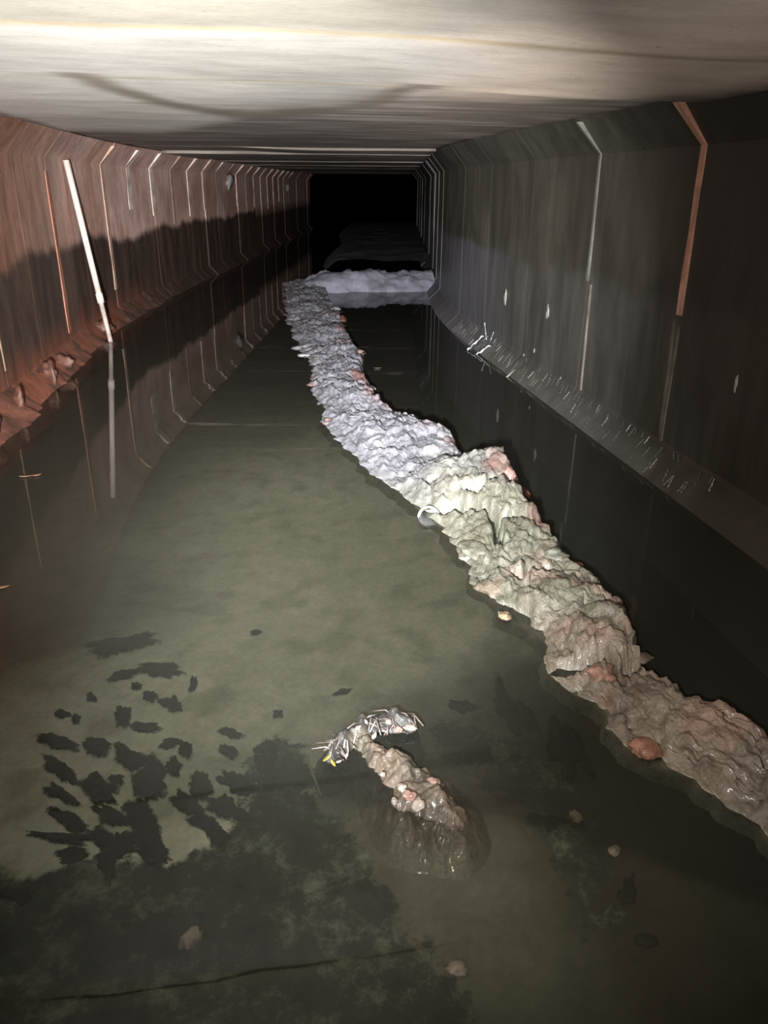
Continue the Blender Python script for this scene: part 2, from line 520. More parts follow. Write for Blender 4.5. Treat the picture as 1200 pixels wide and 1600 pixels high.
for k, s0 in enumerate(J_LEFT):
    k -= 13                      # 0 is the bright strip beyond the pipe
    pink = [(0.62, 0.47, 0.42), (0.50, 0.36, 0.32), (0.66, 0.55, 0.50), (0.34, 0.24, 0.21)][k % 4]
    if s0 > 27 or s0 < 4:
        continue
    if k == -2: joint_strip(s0, -1, 0.22, (0.36, 0.16, 0.11), 0.055, ztop=1.66)
    elif k == -4: joint_strip(s0, -1, 0.3, (0.20, 0.13, 0.09), 0.012, ztop=1.3)
    elif k == 0: joint_strip(s0, -1, 0.36, (0.56, 0.38, 0.30), 0.048)
    elif k == 1: joint_strip(s0, -1, 1.25, (0.88, 0.76, 0.70), 0.085)
    elif k >= 2: joint_strip(s0, -1, 0.98 + 0.08 * (k % 3), tuple(min(0.9, q_ * 1.25) for q_ in pink), 0.055 if k % 2 else 0.080)
for k, s0 in enumerate(J_RIGHT):
    if k == 6:
        joint_strip(s0, 1, 0.90, (0.50, 0.265, 0.19), 0.028, lean=-0.01)
        joint_strip(s0 - 0.02, 1, 0.17, (0.085, 0.07, 0.05), 0.012, ztop=0.86)
        joint_strip(s0 + 0.09, 1, 0.20, (0.08, 0.07, 0.05), 0.010, ztop=0.88, lean=-0.06)
    elif k == 7:
        joint_strip(s0, 1, 0.94, (0.15, 0.15, 0.13), 0.016, lean=-0.005)
        joint_strip(s0 - 0.05, 1, 0.17, (0.18, 0.165, 0.14), 0.009, ztop=0.93, lean=-0.03)

# floor slab below everything
fl_rows = [[P(s, u, -0.62) for u in (UL - 0.2, 0.2, UR + 0.2)] for s in np.arange(-3.6, 34, 1.27)]
fo = solid_grid('floor', [r[::-1] for r in fl_rows], lambda i, j: np.array([0, 0, -0.15]), [[(0.06, 0.055, 0.04)] * 3 for _ in fl_rows], M['silt'], None)
tag(fo, 'sunken concrete culvert floor under the water', 'floor', None, 'structure')

# ------------------------------------------------------------------ main ridge outline (plan), traced at the water line
L_PX = [(441, 441), (445, 470), (447, 495), (462, 535), (488, 575), (487, 605), (500, 640), (520, 680), (556, 715), (590, 750), (640, 782), (690, 822), (715, 862), (745, 915), (775, 960), (850, 1000), (868, 1052), (920, 1096), (985, 1172), (1065, 1215), (1150, 1275), (1260, 1345), (1420, 1450)]
R_PX = [(512, 452), (525, 478), (536, 500), (562, 548), (576, 600), (602, 628), (652, 652), (705, 668), (738, 715), (795, 705), (828, 765), (852, 815), (890, 856), (945, 896), (1000, 972), (1015, 1010), (1065, 1058), (1110, 1088), (1200, 1130), (1300, 1190), (1440, 1270)]
R_H = [0.07, 0.08, 0.08, 0.09, 0.09, 0.10, 0.13, 0.15, 0.10, 0.22, 0.17, 0.10, 0.10, 0.12, 0.12, 0.10, 0.10, 0.10, 0.10, 0.10, 0.10]


def resample(pts, n):
    pts = [np.array(p) for p in pts]
    d = [0.0]
    for a, b in zip(pts, pts[1:]):
        d.append(d[-1] + float(np.linalg.norm(b - a)))
    out = []
    for q in range(n):
        t = d[-1] * q / (n - 1)
        i = max(0, min(len(pts) - 2, int(np.searchsorted(d, t) - 1)))
        f = (t - d[i]) / max(1e-9, d[i + 1] - d[i])
        out.append(pts[i] + (pts[i + 1] - pts[i]) * f)
    return out


Lw = [onz(x, y, 0.0)[:2] for x, y in L_PX]
Rw = [np.append(onz(x, y, h)[:2], h) for (x, y), h in zip(R_PX, R_H)]
# pair the two edges by distance down the tunnel, near end last
NS = 520
ys = []
y_far, y_near = 14.4, 0.9
LY = np.array([p[1] for p in Lw])[::-1]; LX = np.array([p[0] for p in Lw])[::-1]
RY = np.array([p[1] for p in Rw])[::-1]; RX = np.array([p[0] for p in Rw])[::-1]; RH = np.array([p[2] for p in Rw])[::-1]
o1 = np.argsort(LY); LY, LX = LY[o1], LX[o1]
o2 = np.argsort(RY); RY, RX, RH = RY[o2], RX[o2], RH[o2]


def ridge_edges(y):
    return float(np.interp(y, LY, LX)), float(np.interp(y, RY, RX)), float(np.interp(y, RY, RH))


# ------------------------------------------------------------------ silt bed
def poly_px(pts, z):
    return [tuple(onz(x, y, z)[:2]) for x, y in pts]


def inside(p, poly):
    x, y = p
    c = False
    for (x1, y1), (x2, y2) in zip(poly, poly[1:] + poly[:1]):
        if (y1 > y) != (y2 > y) and x < (x2 - x1) * (y - y1) / (y2 - y1) + x1:
            c = not c
    return c


def sdist(p, poly):
    d = 1e9
    px, py = p
    for (x1, y1), (x2, y2) in zip(poly, poly[1:] + poly[:1]):
        vx, vy = x2 - x1, y2 - y1
        t = max(0, min(1, ((px - x1) * vx + (py - y1) * vy) / (vx * vx + vy * vy + 1e-12)))
        d = min(d, math.hypot(px - x1 - t * vx, py - y1 - t * vy))
    return -d if inside(p, poly) else d


BED = -0.10
ALGAE_L = poly_px([(-60, 1370), (60, 1365), (150, 1330), (270, 1345), (330, 1320), (370, 1260), (385, 1190), (440, 1140), (480, 1180), (505, 1250), (560, 1330), (620, 1420), (700, 1500), (740, 1610), (600, 1720), (200, 1720), (-200, 1700)], BED)
ALGAE_R = poly_px([(650, 1140), (700, 1120), (770, 1130), (830, 1180), (900, 1230), (915, 1290), (960, 1330), (940, 1420), (1000, 1450), (990, 1500), (920, 1470), (860, 1330), (790, 1270), (740, 1215)], BED)


def bed_height(x, y):
    h = BED + 0.018 * fbm(x * 1.5, y * 1.5, 2.2, 4) + 0.006 * fbm(x * 8, y * 8, 5.0, 3)
    l, r, rh = ridge_edges(y)
    if y < 14.6:
        h -= 0.40 * smooth(r - 0.05, r + 0.35, x)
        h += 0.05 * smooth(l - 0.35, l + 0.05, x) * (1 - smooth(r - 0.1, r + 0.1, x))
    return h


verts, faces, cols = [], [], []
sgrid = list(np.arange(-0.6, 4.2, 0.026)) + list(np.arange(4.2, 9, 0.06)) + list(np.arange(9, 34, 0.3))
ugrid = list(np.linspace(UL - 0.05, UR + 0.05, 151))
for s in sgrid:
    for u in ugrid:
        p = P(s, u, 0)
        x, y = p[0], p[1]
        z = bed_height(x, y) if s < 15.5 else -0.25
        l, r, rh = ridge_edges(y)
        n = fbm(x * 1.2, y * 1.2, 8.0, 4)
        nf = fbm(x * 6, y * 6, 8.0, 3)
        c = lerp((0.64, 0.66, 0.57), (0.54, 0.56, 0.47), smooth(-0.3, 0.4, n))
        c = lerp(c, (0.32, 0.32, 0.23), smooth(0.15, 0.5, nf) * 0.5)
        # red-brown mud along the left wall, with the beam's dim edge put in
        c = lerp(c, (0.05, 0.036, 0.027), smooth(0.05, -0.95, u + 0.2 * n + 0.45 * smooth(3.0, 2.2, y)) * 0.95)
        # silt colour darkened with distance, standing in for the dark reflection there
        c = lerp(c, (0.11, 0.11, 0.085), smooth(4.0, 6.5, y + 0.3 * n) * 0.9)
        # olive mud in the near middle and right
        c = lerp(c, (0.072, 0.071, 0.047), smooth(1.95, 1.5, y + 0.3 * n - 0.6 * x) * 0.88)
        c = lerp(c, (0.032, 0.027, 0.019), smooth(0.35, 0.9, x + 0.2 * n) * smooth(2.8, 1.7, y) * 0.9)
        # scoured dark channel beyond the ridge
        c = lerp(c, (0.022, 0.018, 0.014), smooth(r - 0.15, r + 0.1, x) if y < 14.6 else 1.0)
        a = 0.0
        if y < 2.6 and x < 1.8:
            q = (x, y)
            wob = 0.05 * fbm(x * 9, y * 9, 1.0, 3)
            a = max(smooth(0.09, -0.09, sdist(q, ALGAE_L) + wob), 0.8 * smooth(0.10, -0.08, sdist(q, ALGAE_R) + wob))
            g = fbm(x * 14, y * 14, 4.0, 4)
            z += 0.02 * a * (0.4 + g)
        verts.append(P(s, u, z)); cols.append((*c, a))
nu = len(ugrid)
for i in range(len(sgrid) - 1):
    for j in range(nu - 1):
        a = i * nu + j
        faces.append((a, a + 1, a + nu + 1, a + nu))
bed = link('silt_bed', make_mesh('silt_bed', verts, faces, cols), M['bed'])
tag(bed, 'olive grey silt lying on the culvert floor under the water', 'silt', None, 'stuff')

# ------------------------------------------------------------------ water
rows = [[P(s, u, 0.0) for u in (UL + 0.0, UR - 0.0)] for s in np.arange(-3.6, 34, 0.3)]
verts = [p for r in rows for p in r]
faces = [(2 * i, 2 * i + 1, 2 * i + 3, 2 * i + 2) for i in range(len(rows) - 1)]
water = link('water', make_mesh('water', verts, faces), M['water'])
tag(water, 'still murky green-brown water covering the culvert floor', 'water', None, 'stuff')


# ------------------------------------------------------------------ mud ridge
def crack(x, y, sc):
    d, pt = noise.voronoi((x * sc, y * sc, 0.3), distance_metric='DISTANCE')
    return d[1] - d[0]


ridge = tag(empty('mud_ridge', (float(np.interp(4, LY, LX)) + 0.3, 4.0, 0.0)), 'long winding ridge of wet grey mud rising from the water down the middle', 'mud ridge')
NT = 150
CRACKS = [[(672, 780), (708, 782), (740, 790), (760, 800), (776, 816), (780, 838)], [(732, 776), (760, 776), (796, 770)], [(776, 814), (800, 812), (822, 818)],
          [(737, 908), (769, 910), (801, 926), (829, 938)], [(810, 887), (838, 878), (865, 883)], [(879, 1020), (907, 1018), (948, 1020), (966, 1043)], [(980, 1032), (1040, 1032), (1081, 1052)]]
CRACKS = [[onz(px, py, 0.09)[:2] for px, py in c] for c in CRACKS]


def crack_dist(x, y):
    d = 9.0
    for c in CRACKS:
        for p0, p1 in zip(c, c[1:]):
            vx, vy = p1[0] - p0[0], p1[1] - p0[1]
            t = max(0.0, min(1.0, ((x - p0[0]) * vx + (y - p0[1]) * vy) / (vx * vx + vy * vy)))
            d = min(d, math.hypot(x - p0[0] - t * vx, (y - p0[1] - t * vy) * 0.6))
    return d


ysamp = []
y = y_near
while y < y_far:
    ysamp.append(y)
    y += 0.0055 + 0.0028 * y
verts, faces, cols = [], [], []
for y in ysamp:
    l, r, rh = ridge_edges(y)
    endf = smooth(y_far, y_far - 0.5, y)
    sc = 1.0 if y > 3.0 else 1.25
    for j in range(NT):
        t = j / (NT - 1)
        tt = -0.16 + t * 1.32
        wob = 0.05 * fbm(y * 2.2, tt * 2, 3.0, 4) + 0.035 * fbm(y * 7, tt * 3, 5.0, 4)
        x = l + (r - l) * tt + wob
        # profile: gentle left shoulder, crest right of centre, steep right bank
        if tt < 0.0:
            z = 1.7 * tt
        elif tt < 0.82:
            z = rh * (1.05 * (1 - (1 - tt / 0.82) ** 2.0))
        else:
            z = rh * 1.05 - (rh + 0.3) * max(0.0, (tt - 0.93) / 0.23) ** 1.3 - 0.03 * (tt - 0.82) / 0.34
        core = smooth(-0.05, 0.15, tt) * smooth(1.12, 0.92, tt)
        wx, wy = x + 0.05 * fbm(x * 5, y * 5, 7.7, 3), y + 0.06 * fbm(x * 5, y * 5, 17.7, 3)
        big = fbm(x * 2.6, y * 2.0, 1.0, 3)
        mid = fbm(wx * 9, wy * 6.5, 4.0, 5)
        d1, p1 = noise.voronoi((wx * 6.5, wy * 5.0, 0.3), distance_metric='DISTANCE')
        d2, p2 = noise.voronoi((wx * 17 * sc, wy * 12 * sc, 0.7), distance_metric='DISTANCE')
        c1, c2 = noise.cell(p1[0] * 31.7), noise.cell(p2[0] * 31.7)
        z += core * (0.032 * big + 0.026 * mid)
        z += core * (0.010 * c1 - 0.015 * smooth(0.13, 0.0, d1[1] - d1[0]) - 0.012 * d1[0])
        z += core * (0.007 * c2 - 0.009 * smooth(0.18, 0.0, d2[1] - d2[0]))
        z += core * 0.010 * fbm(x * 34, y * 28, 2.0, 3) + core * 0.012
        if 1.2 < y < 5.0:
            z -= core * 0.10 * smooth(0.030, 0.006, crack_dist(x + 0.02 * fbm(x * 12, y * 12, 3.0, 2), y + 0.03 * fbm(x * 12, y * 12, 8.0, 2)))
        z = z * endf - 0.08 * (1 - endf)
        # colour, with the bluish torch hotspot and the dim near end put in
        n = fbm(x * 3, y * 3, 12.0, 4)
        c = lerp((0.235, 0.235, 0.265), (0.175, 0.175, 0.20), smooth(-0.3, 0.4, n))
        c = lerp(c, lerp((0.20, 0.195, 0.15), (0.15, 0.148, 0.105), smooth(-0.2, 0.4, n)), smooth(4.6, 3.2, y + 0.5 * n))
        c = lerp(c, lerp((0.19, 0.155, 0.115), (0.135, 0.115, 0.085), smooth(-0.2, 0.4, n)), smooth(2.9, 2.2, y + 0.3 * n))
        redness = smooth(0.74, 0.98, tt + 0.25 * n) * smooth(-0.2, 0.35, fbm(x * 2.3, y * 2.3, 40.0, 2) + 0.05)
        c = lerp(c, (0.24, 0.115, 0.095), 0.7 * redness)
        c = lerp(c, (0.25, 0.145, 0.11), 0.5 * smooth(0.05, 0.4, fbm(x * 5, y * 5, 50.0, 3)) * smooth(3.4, 2.4, y))
        if z < 0.0:
            c = lerp(c, (0.42, 0.41, 0.35), 0.7)
        verts.append((x, y, z)); cols.append(c)
for i in range(len(ysamp) - 1):
    for j in range(NT - 1):
        a = i * NT + j
        faces.append((a, a + 1, a + NT + 1, a + NT))
# close the underside so that the ridge is a solid body
base0 = len(verts)
for i, y in enumerate(ysamp):
    for j in (0, NT - 1):
        v = verts[i * NT + j]
        verts.append((v[0], v[1], v[2])); cols.append(cols[i * NT + j])
        verts.append((v[0], v[1], -0.5)); cols.append((0.1, 0.1, 0.08))
for i in range(len(ysamp) - 1):
    p, q = base0 + 4 * i, base0 + 4 * i + 4
    faces.append((p, q, q + 1, p + 1)); faces.append((q + 2, p + 2, p + 3, q + 3)); faces.append((p + 1, q + 1, q + 3, p + 3))
relative(link('mud_body', make_mesh('mud_body', verts, faces, cols), M['mud'], ridge))


def ico(sub):
    import bmesh
    bm = bmesh.new()
    bmesh.ops.create_icosphere(bm, subdivisions=sub, radius=1.0)
    v = [tuple(q.co) for q in bm.verts]
    f = [tuple(q.index for q in p.verts) for p in bm.faces]
    bm.free()
    return v, f


ICO3 = ico(3)
ICO4 = ico(4)


def lump(name, loc, size, mat, parent=None, col=None, seed=0.0, rough=0.35, rot=0.0, icos=ICO3, tilt=0.0):
    vs, cs = [], []
    for v in icos[0]:
        d = 1 + rough * fbm(v[0] * 1.3 + seed, v[1] * 1.3, v[2] * 1.3 + seed, 3) + 0.12 * fbm(v[0] * 5 + seed, v[1] * 5, v[2] * 5, 2)
        x, y, z = v[0] * size[0] * d, v[1] * size[1] * d, v[2] * size[2] * d
        x, z = x * math.cos(tilt) + z * math.sin(tilt), -x * math.sin(tilt) + z * math.cos(tilt)
        vs.append((x * math.cos(rot) - y * math.sin(rot), x * math.sin(rot) + y * math.cos(rot), z))
        if col is not None:
            cs.append(lerp(col, tuple(c * 0.6 for c in col), smooth(-0.1, 0.5, fbm(v[0] * 2 + seed, v[1] * 2, v[2] * 2, 3))))
    o = link(name, make_mesh(name, vs, icos[1], cs if col is not None else None), mat, parent)
    if parent is not None:
        o.location = Vector(loc) - parent.location
    else:
        o.location = Vector(loc)
    return o


# clods standing along the ridge (pixel, height, radius, colour)
GREY, OLIVE, RED, PINK, BROWN = (0.28, 0.28, 0.30), (0.18, 0.175, 0.13), (0.19, 0.075, 0.06), (0.27, 0.195, 0.17), (0.16, 0.12, 0.085)
CLODS = [((800, 722), 0.14, (0.11, 0.09, 0.07), PINK), ((822, 752), 0.11, (0.07, 0.10, 0.08), RED), ((838, 800), 0.05, (0.07, 0.09, 0.08), PINK),
         ((690, 672), 0.10, (0.12, 0.10, 0.06), GREY), ((655, 658), 0.08, (0.11, 0.10, 0.06), GREY), ((590, 600), 0.07, (0.10, 0.12, 0.05), GREY),
         ((560, 545), 0.06, (0.11, 0.16, 0.06), PINK), ((552, 562), 0.05, (0.08, 0.14, 0.05), RED), ((530, 495), 0.06, (0.13, 0.2, 0.06), RED), ((515, 480), 0.06, (0.15, 0.2, 0.06), GREY),
         ((470, 540), 0.02, (0.13, 0.2, 0.05), GREY), ((480, 550), 0.02, (0.13, 0.16, 0.05), GREY), ((492, 598), 0.02, (0.08, 0.12, 0.04), PINK), ((518, 655), 0.02, (0.07, 0.1, 0.04), PINK),
         ((905, 880), 0.07, (0.06, 0.06, 0.045), RED), ((935, 893), 0.06, (0.065, 0.05, 0.035), RED), ((955, 938), 0.09, (0.065, 0.06, 0.055), PINK), ((920, 970), 0.09, (0.07, 0.06, 0.05), (0.36, 0.26, 0.20)),
         ((985, 970), 0.06, (0.04, 0.05, 0.04), RED), ((965, 992), 0.07, (0.035, 0.03, 0.028), PINK), ((1025, 1022), 0.07, (0.05, 0.03, 0.02), BROWN), ((940, 1045), 0.07, (0.06, 0.05, 0.035), (0.30, 0.17, 0.12)),
         ((1065, 1100), 0.08, (0.06, 0.07, 0.05), (0.34, 0.14, 0.09)), ((1075, 1065), 0.04, (0.05, 0.04, 0.03), (0.2, 0.08, 0.05)), ((1130, 1120), 0.06, (0.09, 0.06, 0.04), BROWN), ((1010, 1160), 0.03, (0.05, 0.05, 0.03), (0.30, 0.15, 0.10)),
         ((770, 960), 0.01, (0.035, 0.03, 0.02), (0.40, 0.26, 0.16)), ((720, 870), 0.01, (0.05, 0.045, 0.03), (0.4, 0.38, 0.33)), ((880, 1062), 0.015, (0.035, 0.03, 0.02), PINK),
         ((760, 760), 0.13, (0.10, 0.06, 0.04), GREY), ((730, 850), 0.07, (0.09, 0.06, 0.035), OLIVE), ((870, 860), 0.10, (0.07, 0.05, 0.03), OLIVE), ((1010, 1075), 0.08, (0.07, 0.06, 0.03), BROWN), ((1165, 1165), 0.07, (0.08, 0.05, 0.035), BROWN)]
for i, (px, h, sz, col) in enumerate(CLODS):
    p = onz(px[0], px[1], h)
    e_l, e_r, _h = ridge_edges(p[1])
    p[0] = min(max(p[0], e_l + sz[0] * 0.55), e_r - sz[0] * 0.45)
    o = lump('mud_clod', (p[0], p[1], h - sz[2] * 0.75), tuple(q_ * 0.85 for q_ in sz), M['redclod'] if col in (RED,) else M['mud'], ridge, col, 3.7 * i + 1, 0.55, i * 0.8)
    if col is RED: o['label'] = 'red clay clod'

# ------------------------------------------------------------------ cross bank and the sediment flat beyond it
def heap(name, pts, width, height, mat, col, ny=0.03, seed=0.0, steep=2.0, skirt=0.2):
    """bank following a plan polyline"""
    n = int(sum(np.linalg.norm(np.array(b) - np.array(a)) for a, b in zip(pts, pts[1:])) / ny)
    cl = resample([np.array(p) for p in pts], n)
    vs, fs, cs = [], [], []
    K = 40
    for i, p in enumerate(cl):
        d = cl[min(i + 1, n - 1)] - cl[max(0, i - 1)]
        d = d / np.linalg.norm(d); nn = np.array([d[1], -d[0]])
        for j in range(K):
            t = -1.15 + 2.3 * j / (K - 1)
            q = p + nn * (t * width * (1 + 0.15 * fbm(i * 0.05 + seed, t, 1.0, 3)))
            z = height * (1 - min(1.0, abs(t)) ** steep) - skirt * max(0, abs(t) - 0.95) / 0.2
            z += 0.3 * height * fbm(q[0] * 3, q[1] * 3, seed, 4) + 0.10 * height * fbm(q[0] * 14, q[1] * 14, seed, 3)
            vs.append((q[0], q[1], z))
            g = fbm(q[0] * 3, q[1] * 3, seed + 4, 3)
            cs.append(lerp(col, tuple(c * 0.7 for c in col), smooth(-0.2, 0.4, g)))
    for i in range(n - 1):
        for j in range(K - 1):
            a = i * K + j
            fs.append((a, a + K, a + K + 1, a + 1))
    return link(name, make_mesh(name, vs, fs, cs), mat)


pA, pB = onz(470, 447, 0.0)[:2], onz(505, 448, 0.0)[:2]
a1, b1, c1 = onz(520, 452)[:2], onz(590, 450)[:2], onz(672, 449)[:2]
bk = heap('mud_bank', [pB, a1, b1, c1], 0.55, 0.26, M['mud_far'], (0.25, 0.25, 0.31), 0.05, 2.0)
tag(bk, 'pale grey mud bank crossing from the ridge to the right wall', 'mud bank')

# sediment flat: wedge of mud against the right wall past the bank
verts, faces, cols = [], [], []
srange = np.arange(15.6, 33, 0.25)
for s in srange:
    ul = 0.0 + 0.35 * math.sin(s * 0.6) * 0.3 - 0.05 * (s - 15.6)
    for j in range(40):
        t = j / 39
        u = ul + (UR - 0.02 - ul) * t
        z = -0.12 + 0.42 * smooth(0, 0.25, t) - 0.05 + 0.05 * fbm(s * 1.3, u * 1.5, 3.0, 4)
        verts.append(P(s, u, z))
        cols.append(lerp((0.075, 0.075, 0.078), (0.05, 0.05, 0.052), smooth(-0.3, 0.4, fbm(s * 2, u * 2, 8, 3))))
for i in range(len(srange) - 1):
    for j in range(39):
        a = i * 40 + j
        faces.append((a, a + 1, a + 41, a + 40))
sf = link('sediment_flat', make_mesh('sediment_flat', verts, faces, cols), M['mud_far'])
tag(sf, 'dark flat of dried sediment beyond the pale mud bank', 'sediment')

# ------------------------------------------------------------------ silt shelf and clods on the foot of the left wall
verts, faces, cols = [], [], []
srange = np.arange(3.0, 12.5, 0.04)
for s in srange:
    w = 0.22 + 0.09 * fbm(s * 1.5, 0.3, 2.0, 3)
    for j in range(14):
        t = j / 13
        u = UL - 0.01 + (w + 0.05) * t
        z = (0.16 + 0.05 * fbm(s * 2, 1.0, 3.0, 3)) * (1 - t) ** 1.2 - 0.05 * t + 0.02 * fbm(s * 9, u * 9, 3.0, 3)
        verts.append(P(s, u, z))
        g = fbm(s * 4, u * 4, 6.0, 3)
        cols.append(lerp(lerp((0.17, 0.07, 0.048), (0.10, 0.047, 0.034), smooth(-0.2, 0.4, g)), (0.10, 0.06, 0.045), smooth(8.5, 10.5, s)))
for i in range(len(srange) - 1):
    for j in range(13):
        a = i * 14 + j
        faces.append((a, a + 14, a + 15, a + 1))
sh = link('silt_shelf', make_mesh('silt_shelf', verts, faces, cols), M['redclod'])
tag(sh, 'rust red silt shelf along the foot of the left wall', 'silt shelf', None, 'stuff')

for i, (s, sz, lab) in enumerate([(5.15, (0.05, 0.09, 0.08), 'rust red clay clod on left silt shelf, nearest the frame edge'),
                                  (5.75, (0.05, 0.07, 0.11), 'upright rust red clay clod on left silt shelf, second from the frame edge'),
                                  (6.65, (0.06, 0.10, 0.13), 'largest rust red clay clod at the foot of the red wall streak'),
                                  (7.15, (0.06, 0.12, 0.07), 'low rust red clay clod on left shelf just before the white pipe'),
                                  (8.9, (0.05, 0.12, 0.10), 'rust red clay clod on left shelf just beyond the white pipe')]):
    p = P(s, UL + 0.10, 0.10)
    tag(lump('clay_clod', tuple(p), tuple(q_ * 0.8 for q_ in sz), M['redclod'], None, (0.11, 0.05, 0.035), 11.0 + i * 2.3, 0.6, 0.4 * i), lab, 'clod', 'clay clods on the left shelf')


# ------------------------------------------------------------------ tubes, pipe, twigs
def tube(name, pts, rad, mat, parent=None, seg=10, radii=None):
    pts = [Vector(p) for p in pts]
    org = parent.location if parent is not None else Vector((0, 0, 0))
    vs, fs = [], []
    for i, p in enumerate(pts):
        d = (pts[min(i + 1, len(pts) - 1)] - pts[max(i - 1, 0)]).normalized()
        a = d.orthogonal().normalized(); b = d.cross(a)
        rr = radii[i] if radii else rad
        for j in range(seg):
            th = 2 * math.pi * j / seg
            vs.append(p + a * rr * math.cos(th) + b * rr * math.sin(th) - org)
    for i in range(len(pts) - 1):
        for j in range(seg):
            k2 = (j + 1) % seg
            fs.append((i * seg + j, i * seg + k2, (i + 1) * seg + k2, (i + 1) * seg + j))
    fs.append(tuple(range(seg))[::-1]); fs.append(tuple((len(pts) - 1) * seg + j for j in range(seg)))
    return link(name, make_mesh(name, vs, fs), mat, parent)


top = onx(103, 250, UL + 0.06)
bot = onx(171, 526, UL + 0.24)
pipe = tag(empty('plastic_pipe', tuple(bot)), 'thin white plastic pipe leaning against the left wall above its reflection', 'pipe')
top, bot = Vector(top), Vector(bot)
cpl = bot.lerp(top, 0.235)
foot = bot + (bot - top).normalized() * 0.25
tube('upper_pipe', [cpl, cpl.lerp(top, 0.5), top], 0.030, M['pipe'], pipe, 16)
tube('lower_pipe', [foot, bot, cpl], 0.024, M['pipe_grey'], pipe, 16)
dv = (top - bot).normalized()
tube('coupler', [cpl - dv * 0.05, cpl + dv * 0.05], 0.036, M['pipe'], pipe, 16)

# ------------------------------------------------------------------ lime deposits on the walls
for i, (px, sz) in enumerate([((790, 465), (0.012, 0.035, 0.07)), ((856, 488), (0.012, 0.03, 0.055)), ((800, 560), (0.012, 0.035, 0.06)), ((818, 565), (0.012, 0.04, 0.075)), ((875, 600), (0.012, 0.02, 0.055)),
                              ((750, 231), (0.03, 0.06, 0.035)), ((1150, 600), (0.004, 0.012, 0.04)), ((660 + 175, 548), (0.008, 0.015, 0.02))]):
    q = onx(px[0], px[1], UR)
    lump('lime_deposit', tuple(q), sz, M['lime'], wall_right, None, 5.0 * i, 0.5)
q = P(17.2, UL + 0.04, 1.62)
lump('lime_deposit', tuple(q), (0.07, 0.16, 0.17), M['lime'], wall_left, None, 2.0, 0.7, 0.0, ICO3, 0.3)
q = P(26.0, UL + 0.04, 1.5)
lump('lime_deposit', tuple(q), (0.05, 0.10, 0.12), M['lime'], wall_left, None, 9.0, 0.7)

# ------------------------------------------------------------------ plastic scrap caught on the right-hand haunch
def ribbon(name, pts, wdir, w, mat, parent=None, th=0.004):
    org = np.array(parent.location) if parent is not None else np.zeros(3)
    vs, fs = [], []
    wdir = np.array(wdir, float)
    pts = resample(pts, 12)
    for i, p in enumerate(pts):
        k = 0.7 + 0.3 * math.sin(i * 1.3)
        cr = np.array([0, 0, 0.006 * math.sin(i * 2.1)])
        for a, b in ((-1, 0), (1, 0), (1, 1), (-1, 1)):
            vs.append(p + wdir * a * w * k + cr + np.array([0, 0, -th * b]) - org)
    for i in range(len(pts) - 1):
        for j in range(4):
            a, b = i * 4 + j, i * 4 + (j + 1) % 4
            fs.append((a, b, b + 4, a + 4))
    fs.append((3, 2, 1, 0)); e = (len(pts) - 1) * 4; fs.append((e, e + 1, e + 2, e + 3))
    return link(name, make_mesh(name, vs, fs), mat, parent)


def haunch_pt(x, y, lift=0.0):
    d = ray(x, y)
    best = None
    for X in np.linspace(UR - 0.24, UR - 0.002, 200):
        p = EYE + d * (X / d[0])
        zs = 0.155 - (UR - X) * 0.95
        s, u = to_su(p)
        e = abs(p[2] - max(zs, -0.01) - lift)
        if best is None or e < best[0]:
            best = (e, p)
    return best[1]


b0 = haunch_pt(735, 552)
scrap = tag(empty('plastic_scrap', (b0[0], b0[1], 0.02)), 'crumpled pale plastic scrap caught at the foot of the right wall', 'plastic scrap')
ribbon('strip', [haunch_pt(730, 546, 0.03), haunch_pt(755, 523, 0.03)], (0, 1, 0.1), 0.035, M['plastic'], scrap)
ribbon('strip', [haunch_pt(737, 558, 0.03), haunch_pt(765, 538, 0.03)], (0, 1, 0.1), 0.045, M['plastic'], scrap)
ribbon('strip', [onx(757, 503, UR - 0.02), onx(760, 532, UR - 0.05)], (0, 1, 0), 0.022, M['plastic'], scrap)
ribbon('strip', [onx(771, 518, UR - 0.02), onx(764, 538, UR - 0.05)], (0, 1, 0), 0.018, M['plastic'], scrap)
sp = [haunch_pt(784, 597, 0.015), haunch_pt(804, 578, 0.015)]
tag(tube('stick', sp, 0.008, M['lime'], None, 8), 'pale stick lying on the right haunch nearer than the plastic scrap', 'stick')
# ragged flakes of dried slime along the haunch
rr = random.Random(5)
k = 0
for i in range(110):
    s = 3.4 + 5.6 * (i + rr.random()) / 110
    t = rr.uniform(0.02, 0.95)
    u0 = UR - 0.165 + 0.15 * t
    z0 = 0.0 + 0.135 * t
    a = P(s, u0, z0 + 0.006)
    b = P(s + rr.uniform(0.0, 0.05), min(u0 + 0.05, UR - 0.015), min(z0 + 0.05, 0.15) + 0.008)
    o = ribbon('slime_flake', [a, b], (0, 1, 0), rr.uniform(0.003, 0.008), M['lime'] if i % 5 == 0 else M['strip'], wall_right, 0.006)
    if not o.data.color_attributes:
        at = o.data.color_attributes.new('Col', 'FLOAT_COLOR', 'POINT')
        at.data.foreach_set('color', [0.11, 0.105, 0.09, 1.0] * len(o.data.vertices))

